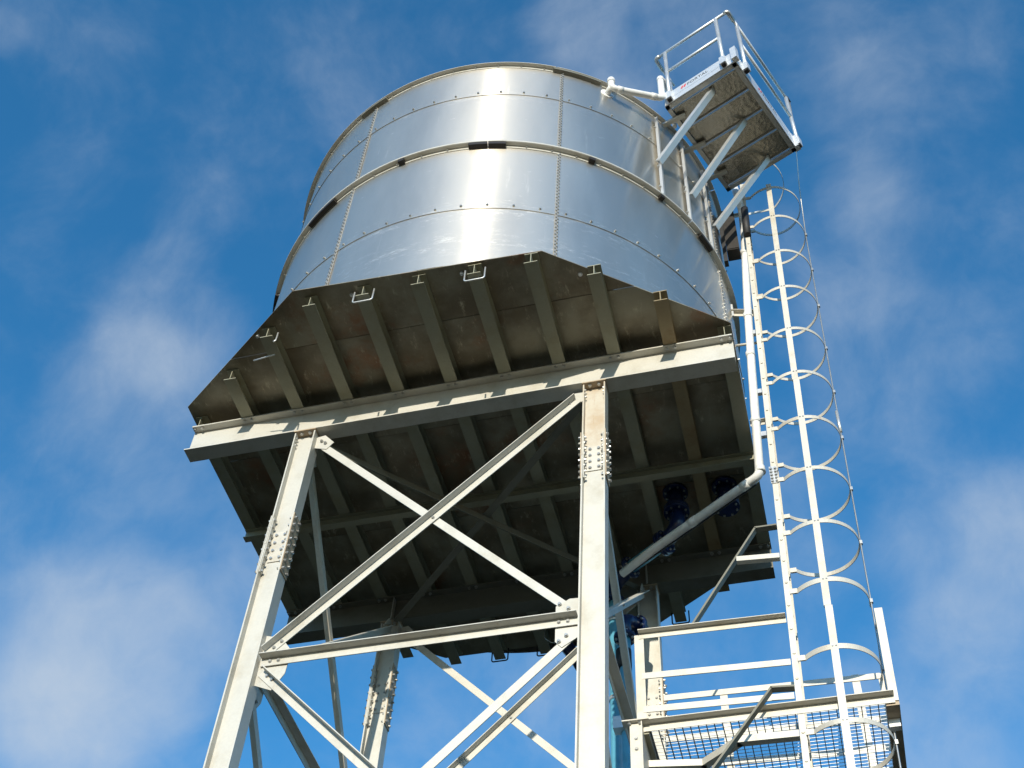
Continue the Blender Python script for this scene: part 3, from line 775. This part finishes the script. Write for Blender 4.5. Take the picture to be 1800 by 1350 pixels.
# ================================================================ CAGED LADDER
lad = thing('caged_ladder', 'tall vertical steel ladder inside a cage of flat hoops beside the tank', 'ladder', (XL(-6), -0.3, zg))
YF, YR = -0.60, 0.03
zlo, zhi = zg+0.05, 6.9
for y, sg in ((YF, 1), (YR, -1)):
    # channel stile, web outwards
    pg = [(-0.036, 0), (0.036, 0), (0.036, 0.045*sg), (0.029, 0.045*sg), (0.029, 0.008*sg), (-0.029, 0.008*sg), (-0.029, 0.045*sg), (-0.036, 0.045*sg)]
    st = part('stile', MB().sweep((XL(-6.0), y, -6.0-6) if False else (XL(zlo), y, zlo), (XL(zhi), y, zhi), (1, 0, 0), (0, 1, 0), pg), M['ladder'], lad)
    bm_ = MB(); z = zlo+0.4
    while z < zhi-0.2:
        bm_.tube([(XL(z), y-0.012*sg, z), (XL(z), y+0.002*sg, z)], 0.018, 8); z += 0.36
    part('rung_ends', bm_, M['ladder'], st, 'stuff')
z = zlo+0.4; first = None
while z < zhi-0.2:
    if first is None:
        first = part('rung', MB().tube([(XL(z), YF+0.003, z), (XL(z), YR-0.003, z)], 0.016, 8), M['ladder'], lad); zf = z
    else: copy_part(first, (XL(z)-XL(zf), 0, z-zf), lad)
    z += 0.36
HC, HY, HR = 0.45, -0.27, 0.475
def hoop_mb(z, half=False, w=0.062):
    x0 = XL(z)+HC; mb = MB()
    a_s = math.acos((-0.335)/HR)     # angle from +x, upper (front) start
    a0, a1 = -a_s, (a_s if not half else R_(8))
    n = 44; pts = []
    for i in range(n+1):
        a = a0+(a1-a0)*i/n; pts.append((x0+HR*math.cos(a), HY+HR*math.sin(a)))
    sx = XL(z)+0.044
    pts = [(sx, pts[0][1]-0.002)]+pts
    if not half: pts = pts+[(sx, pts[-1][1]+0.002)]
    vs = []; fs = []
    for i, (x, y) in enumerate(pts):
        p = pts[max(i-1, 0)]; q = pts[min(i+1, len(pts)-1)]
        tx, ty = q[0]-p[0], q[1]-p[1]; L = math.hypot(tx, ty); nx, ny = ty/L*0.004, -tx/L*0.004
        vs += [(x-nx, y-ny, z-w/2), (x+nx, y+ny, z-w/2), (x+nx, y+ny, z+w/2), (x-nx, y-ny, z+w/2)]
    for i in range(len(pts)-1):
        for k in range(4): fs.append((i*4+k, i*4+(k+1) % 4, i*4+4+(k+1) % 4, i*4+4+k))
    e = (len(pts)-1)*4; fs += [(3, 2, 1, 0), (e, e+1, e+2, e+3)]
    mb.add(vs, fs); return mb
HZ = [6.35, 5.40, 4.34, 3.32, 2.22, 1.18, 0.18, -0.84, -1.82, -2.79, -3.80, -4.80, -5.8, -6.8, -7.8]
h0 = None
def tabs(parent, z):
    for y in (YF-0.012, YR+0.012):
        part('hoop_tab', MB().box((XL(z)+0.030, y-0.012 if y < -0.3 else y, z-0.036), (XL(z)+0.115, y if y < -0.3 else y+0.012, z+0.036)), M['ladder'], parent)
for z in HZ:
    if z in (-2.79, -3.80):
        h = part('hoop', hoop_mb(z, True, 0.072), M['ladder'], lad)
        part('hoop_tab', MB().box((XL(z)+0.030, YF-0.024, z-0.036), (XL(z)+0.115, YF-0.012, z+0.036)), M['ladder'], h)
        continue
    if h0 is None:
        h0 = part('hoop', hoop_mb(z), M['ladder'], lad); hz = z; tabs(h0, z)
    else: copy_part(h0, (XL(z)-XL(hz), 0, z-hz), lad)
# wide top hoop with a straight tail to the tank wall
zt_ = 7.05
mbt = MB(); pth = []
for i in range(20):
    a = R_(-95+150*i/19); pth.append((4.50+0.62*math.cos(a)*0.95+0.02, -0.40+0.62*math.sin(a), zt_))
pth = [p for p in pth]
pth += [(4.2, 0.12, zt_), (3.93, 0.10, zt_)]
vs = []; fs = []
for i, (x, y, z) in enumerate(pth):
    p = pth[max(i-1, 0)]; q = pth[min(i+1, len(pth)-1)]
    tx, ty = q[0]-p[0], q[1]-p[1]; L = math.hypot(tx, ty); nx, ny = ty/L*0.004, -tx/L*0.004
    vs += [(x-nx, y-ny, z-0.032), (x+nx, y+ny, z-0.032), (x+nx, y+ny, z+0.032), (x-nx, y-ny, z+0.032)]
for i in range(len(pth)-1):
    for k in range(4): fs.append((i*4+k, i*4+(k+1) % 4, i*4+4+(k+1) % 4, i*4+4+k))
e = (len(pth)-1)*4; fs += [(3, 2, 1, 0), (e, e+1, e+2, e+3)]
mbt.add(vs, fs); part('hoop', mbt, M['ladder'], lad)
# cage strap in lengths
ys = HY-HR-0.006
for (za, zb) in ((6.45, 1.0), (0.997, -3.2), (-3.203, -7.9)):
    part('cage_strap', MB().sweep((XL(za)+HC, ys, za), (XL(zb)+HC-0.012, ys, zb), (1, 0, 0), (0, 1, 0), [(-0.042, -0.009), (0.042, -0.009), (0.042, 0), (-0.034, 0), (-0.034, 0.038), (-0.042, 0.038)]), M['ladder'], lad)
bm_ = MB()
for z in HZ:
    for k in (-0.02, 0.02): bm_.bolt((XL(z)+HC+k, ys-0.009, z), (0, -1, 0), 0.010, 0.010)
part('bolts', bm_, M['bolt'], lad, 'stuff')
# splice plates on the stile
for z in (-0.86, ):
    part('splice_plate', MB().box((XL(z)-0.05, YF-0.014, z-0.02), (XL(z)+0.05, YF-0.001, z+0.30)), M['bright'], lad)
    bm_ = MB()
    for k in range(5):
        for sx in (-0.028, 0.028): bm_.bolt((XL(z)+sx, YF-0.014, z+0.01+0.06*k), (0, -1, 0), 0.016, 0.024)
    part('bolts', bm_, M['bolt'], lad, 'stuff')
# stand-off arms
def arm(A, B, w=0.07, m='ladder', lip=1):
    return part('standoff_arm', MB().sweep(A, B, (0, 0, -1), (0, -1, 0), [(0, 0), (w, 0), (w, 0.01), (0.01, 0.01), (0.01, w), (0, w)]), M[m], lad)
arm((3.86, -0.17, 3.68), (XL(3.55)-0.0, -0.17, 3.55), 0.085)
part('tank_clamp', MB().box((3.855, -0.23, 3.52), (3.905, -0.14, 3.84)), M['bright'], lad)
part('standoff_arm', MB().tube([(3.86, -0.17, 2.80), (XL(2.7), -0.17, 2.78)], 0.022, 8), M['ladder'], lad)
arm((3.90, -0.17, 0.90), (XL(0.8), -0.17, 0.90), 0.07); arm((3.90, -0.17, 0.60), (XL(0.5), -0.17, 0.60), 0.06)
arm((3.90, -0.20, 6.55), (XL(6.5), -0.20, 6.55), 0.05)
LP = [(0, 0), (0.085, 0), (0.085, 0.010), (0.010, 0.010), (0.010, 0.085), (0, 0.085)]
def kneeL(A, B, nm='knee_brace'):
    A = V(A); B = V(B); d = (B-A).normalized(); e = V((0, 1, 0)).cross(d)
    if e.z < 0: e = -e
    part(nm, MB().sweep(A, B, (0, 1, 0), e, [(-0.09, -0.012), (0, -0.012), (0, 0.012), (-0.09, 0.012)]), M['galv_dull_shade'], lad)  # shade of the underside painted in with the darker steel
kneeL((XL(-1.7)-0.037, -0.55, -1.66), (3.765, -0.55, -1.66)); kneeL((3.775, -0.55, -1.66), (2.90, -0.55, -3.10))
part('standoff_arm', MB().bar((3.50, -0.63, -2.18), (XL(-2.2)-0.043, -0.63, -2.22), 0.07, 0.075), M['ladder'], lad)
kneeL((XL(-4.35)-0.03, -0.72, -4.32), (3.70, -0.72, -4.30)); kneeL((3.71, -0.72, -4.30), (2.3, -0.72, -6.20))
# black protective cover on the stile near the top
part('stile_cover', MB().tube([(XL(5.2)+0.0, YF-0.03, 5.15), (XL(6.0)+0.0, YF-0.03, 6.0)], 0.062, 12), M['rubber'], lad)

# ================================================================ CABINET behind the pipe
cab = thing('control_cabinet', 'dark brown control cabinet under the platform between tank and white pipe', 'cabinet', (4.06, -0.40, 5.0))
part('body', MB().box((3.955, -0.52, 4.98), (4.165, -0.30, 6.25)), M['cabinet'], cab)
part('door', MB().box((3.965, -0.532, 5.0), (4.155, -0.5215, 6.23)), M['cabinet'], cab)
part('mounting_rail', MB().box((3.885, -0.47, 4.75), (3.95, -0.35, 6.2)), M['rubber'], cab)

# ================================================================ LIFELINE CABLE
cab2 = thing('lifeline_cable', 'thin steel cable running down the outer side of the ladder hoops', 'cable', (XL(-4.9)+0.94, -0.3, -6))
cp = [PL(RUO+0.02, 1.02, 8.45), PL(RUO-0.02, 1.05, 7.6), (XL(6.6)+0.97, -0.42, 6.7)]
for z in (5.4, 4.34, 3.32, 2.22, 1.18, 0.18, -0.84, -1.82, -2.79, -3.8, -4.8, -6.2, -9.0): cp.append((XL(z)+HC+HR+0.014, -0.27, z))
part('cable_run', MB().tube(cp, 0.0105, 8), M['bolt'], cab2)
for z in (5.4, 4.34, 3.32, 2.22, 1.18, 0.18, -0.84, -1.82, -2.79, -3.8, -4.8):
    part('cable_clip', MB().obox((XL(z)+HC+HR+0.016, -0.27, z), (1, 0, 0), (0, 1, 0), (0, 0, 1), 0.020, 0.020, 0.028), M['bolt'], cab2)
part('tensioner', MB().tube([(XL(0.5)+HC+HR+0.014, -0.27, 0.75), (XL(0.3)+HC+HR+0.014, -0.27, 0.30)], 0.022, 8), M['bright'], cab2)
part('junction_box', MB().box((XL(-4.55)+HC+HR-0.03, -0.36, -4.66), (XL(-4.55)+HC+HR+0.09, -0.28, -4.52)), M['pvc'], cab2)

# ================================================================ LOWER WALKWAY
wk = thing('walkway', 'lower steel walkway with mesh floor and guard rails around the foot of the caged ladder', 'walkway', (3.6, 0, -4.55))
X0, X1, Y0, Y1, ZF = 2.27, 4.97, -0.60, 0.64, -4.46
def wpart(nm, mb, m='ladder', kind=None): return part(nm, mb, M[m], wk, kind)
def Lbar(nm, A, B, ex, ey, w=0.085, m='ladder'):
    return wpart(nm, MB().sweep(A, B, ex, ey, [(0, 0), (w, 0), (w, 0.009), (0.009, 0.009), (0.009, w), (0, w)]), m)
Lbar('edge_beam', (X0, Y0, ZF+0.02), (X1, Y0, ZF+0.02), (0, 0, -1), (0, -1, 0), 0.10)
Lbar('edge_beam', (X0, Y1, ZF+0.02), (X1, Y1, ZF+0.02), (0, 0, -1), (0, 1, 0), 0.10)
wpart('edge_beam', MB().box((X1-0.10, Y0+0.012, ZF-0.10), (X1+0.04, Y1-0.012, ZF+0.018)), 'galv_brown')
wpart('edge_beam', MB().box((X0-0.03, Y0+0.012, ZF-0.10), (X0+0.05, Y1-0.012, ZF+0.018)), 'galv_joist')
g = MB(); x = X0+0.06
while x < X1-0.11:
    g.box((x-0.0045, Y0+0.013, ZF-0.030), (x+0.0045, Y1-0.013, ZF+0.004)); x += 0.088
wpart('mesh_bars', g, 'galv_dull_shade', 'stuff'); g = MB()  # shaded bars and sunlit rods told apart by dark and bright steel colours
y = Y0+0.06
while y < Y1-0.02:
    g.box((X0+0.052, y-0.0035, ZF+0.0045), (X1-0.103, y+0.0035, ZF+0.0115)); y += 0.062
wpart('mesh_rods', g, 'bright', 'stuff')
g = MB()
# near side
Lbar('top_rail', (X0-0.02, Y0, -3.12), (XL(-3.15)-0.05, Y0, -3.16), (0, 0, -1), (0, -1, 0), 0.085)
wpart('mid_rail', MB().bar((X0, Y0, -3.76), (XL(-3.8)-0.05, Y0, -3.82), 0.012, 0.085))
wpart('toe_rail', MB().bar((X0, Y0, -4.235), (XL(-4.3)-0.05, Y0, -4.29), 0.012, 0.085))
wpart('post', MB().sweep((X0-0.02, Y0-0.002, -3.14), (X0-0.02, Y0-0.002, ZF-0.08), (1, 0, 0), (0, 1, 0), [(-0.055, 0), (0.055, 0), (0.055, 0.01), (-0.045, 0.01), (-0.045, 0.08), (-0.055, 0.08)]))
wpart('post', MB().sweep((5.015, Y0-0.002, -3.20), (4.965, Y0-0.002, ZF-0.05), (1, 0, 0), (0, 1, 0), [(-0.045, 0), (0.045, 0), (0.045, 0.01), (0.012, 0.012), (0.0, 0.045), (-0.012, 0.012), (-0.036, 0.01), (-0.036, 0.08), (-0.045, 0.08)]))
# far side
for z, nm in ((-3.10, 'top_rail'), (-3.72, 'mid_rail'), (-4.13, 'toe_rail')):
    wpart(nm, MB().bar((X0+0.06, Y1, z), (X1-0.02, Y1, z-0.06), 0.012, 0.085))
for x in (3.07, 4.66):
    wpart('post', MB().bar((x, Y1+0.012, -3.09), (x, Y1+0.012, ZF-0.05), 0.09, 0.012, (0, 1, 0)))
wpart('post', MB().bar((X1, Y1+0.012, -3.12), (X1-0.02, Y1+0.012, ZF-0.05), 0.09, 0.012, (0, 1, 0)))
wpart('side_rail', MB().bar((X1+0.01, Y0+0.1, -3.18), (X1, Y1, -3.18), 0.012, 0.08))
wpart('support_tube', MB().bar((2.22, -0.30, -4.76), (2.88, -0.21, -4.76), 0.085, 0.085))
wpart('support_tube', MB().bar((2.84, -0.205, -4.76), (3.30, -0.55, -4.76), 0.085, 0.085))
wpart('support_tube', MB().bar((3.26, -0.545, -4.76), (XL(-4.6)-0.05, -0.53, -4.76), 0.085, 0.085))
bp_ = wpart('bracket_plate', MB().box((2.12, -0.665, -5.15), (2.25, -0.645, -4.46)))
wpart('bracket_flange', MB().box((2.04, -0.72, -4.455), (2.34, -0.60, -4.44)))
wpart('bracket_web', MB().box((2.251, -0.70, -5.15), (2.263, -0.20, -4.46)))
bm_ = MB()
for z in (-4.66, -4.80): bm_.bolt((2.19, -0.665, z), (0, -1, 0), 0.018, 0.018)
for x in (2.12, 2.24): bm_.bolt((x, -0.68, -4.455), (0, 0, -1), 0.02, 0.025)
part('bolts', bm_, M['bolt'], wk, 'stuff')

# ================================================================ BLUE PIPEWORK
def flange(parent, c, ax, r, h=0.05, nb=8, m='blue_iron'):
    f = part('flange', MB().disc(c, ax, r, h, 24), M[m], parent)
    ax = V(ax).normalized(); a = ax.orthogonal().normalized(); b2 = ax.cross(a); bm_ = MB()
    for k in range(nb):
        th = 2*math.pi*(k+0.5)/nb; p = V(c)+(a*math.cos(th)+b2*math.sin(th))*r*0.80
        bm_.bolt(p+ax*h/2, ax, 0.018, 0.026, False); bm_.bolt(p-ax*h/2, -ax, 0.018, 0.026, False)
    part('bolts', bm_, M['bolt'], f, 'stuff'); return f
OX, OY = 2.655, 0.74
D1, D2 = V((1.545, 1.60, 0)), V((1.80, 1.0, 0))
sup = thing('supply_pipe', 'light blue pipe with dark blue flanged bends under the tank floor', 'pipe', (D1.x, D1.y, zg))
def sp(path, r, m, nm='pipe_run', f=0.16, par=None): return part(nm, MB().tube(fillet(path, f, 8), r, 18), M[m], par or sup)
flange(sup, (OX, OY, ZP-0.03), (0, 0, 1), 0.185)
sp([(OX, OY, ZP-0.05), (OX, OY, 0.36)], 0.115, 'blue_iron', 'spool')
flange(sup, (OX, OY, 0.34), (0, 0, 1), 0.185); flange(sup, (OX, OY, 0.285), (0, 0, 1), 0.185)
e1 = V((2.43, 0.93, -0.10))
dirp = (V((1.86, 1.29, -0.14))-e1).normalized()
sp([(OX, OY, 0.27), (OX, OY, -0.04), e1], 0.115, 'blue_iron', 'elbow', 0.20)
flange(sup, e1-dirp*0.01, dirp, 0.185); flange(sup, e1+dirp*0.045, dirp, 0.185)
e2 = V((1.86, 1.29, -0.14))
sp([e1+dirp*0.06, e2], 0.095, 'cyan_pvc')
flange(sup, e2, dirp, 0.17); sp([e2, (D1.x, D1.y, -0.17), (D1.x, D1.y, -0.48)], 0.10, 'blue_iron', 'elbow', 0.16)
flange(sup, (D1.x, D1.y, -0.48), (0, 0, 1), 0.165)
sp([(D1.x, D1.y, -0.50), (D1.x, D1.y, zg+0.02)], 0.078, 'cyan_pvc')
for z in (-0.85, -2.25):
    part('pipe_clamp', MB().tube([(D1.x, D1.y, z-0.03), (D1.x, D1.y, z+0.03)], 0.088, 18), M['bright'], sup)
out = thing('outlet_pipe', 'darker blue pipe standing behind the light blue one beside the rear right leg', 'pipe', (D2.x, D2.y, zg))
sp([(D2.x, D2.y, -1.75), (D2.x, D2.y, zg+0.02)], 0.078, 'cyan_pvc', par=out)
flange(out, (D2.x, D2.y, -1.72), (0, 0, 1), 0.15); 
sp([(D2.x, D2.y, -1.70), (D2.x, D2.y, -1.35), (D2.x+0.2, D2.y+0.35, -1.30)], 0.09, 'blue_iron', 'elbow', par=out)
flange(out, (D2.x+0.14, D2.y+0.245, -1.31), (0.5, 0.86, 0.1), 0.15)
part('valve', MB().tube([(D2.x-0.02, D2.y, -1.95), (D2.x-0.02, D2.y, -2.25)], 0.105, 14), M['rubber'], out)
part('pipe_clamp', MB().box((D2.x-0.16, D2.y-0.13, -3.28), (D2.x+0.05, D2.y+0.02, -3.10)), M['bright'], out)
part('tag', MB().box((D2.x+0.13, D2.y-0.02, -2.60), (D2.x+0.19, D2.y+0.0, -2.46)), M['yellow'], out)
flange(out, (3.375, 0.76, ZP-0.03), (0, 0, 1), 0.185)
sp([(3.375, 0.76, ZP-0.05), (3.375, 0.76, 0.36)], 0.115, 'blue_iron', 'spool', par=out)
flange(out, (3.375, 0.76, 0.33), (0, 0, 1), 0.185); flange(out, (3.375, 0.76, 0.275), (0, 0, 1), 0.185)
drn = thing('drain_bend', 'dark drain bend hanging under the rear edge of the deck behind the front gusset', 'pipe', (0.42, 3.2, 0.7))
flange(drn, (0.42, 3.15, ZP-0.03), (0, 0, 1), 0.17)
sp([(0.42, 3.15, ZP-0.05), (0.42, 3.15, 0.30), (0.60, 3.35, 0.10), (0.70, 3.35, -0.1)], 0.11, 'blue_iron', 'elbow', par=drn)
part('signal_wire', MB().tube(fillet([(0.15, 3.1, 0.72), (0.12, 3.15, 0.42), (0.25, 3.2, 0.34), (0.38, 3.2, 0.40)], 0.06, 5), 0.008, 6), M['bright'], drn)
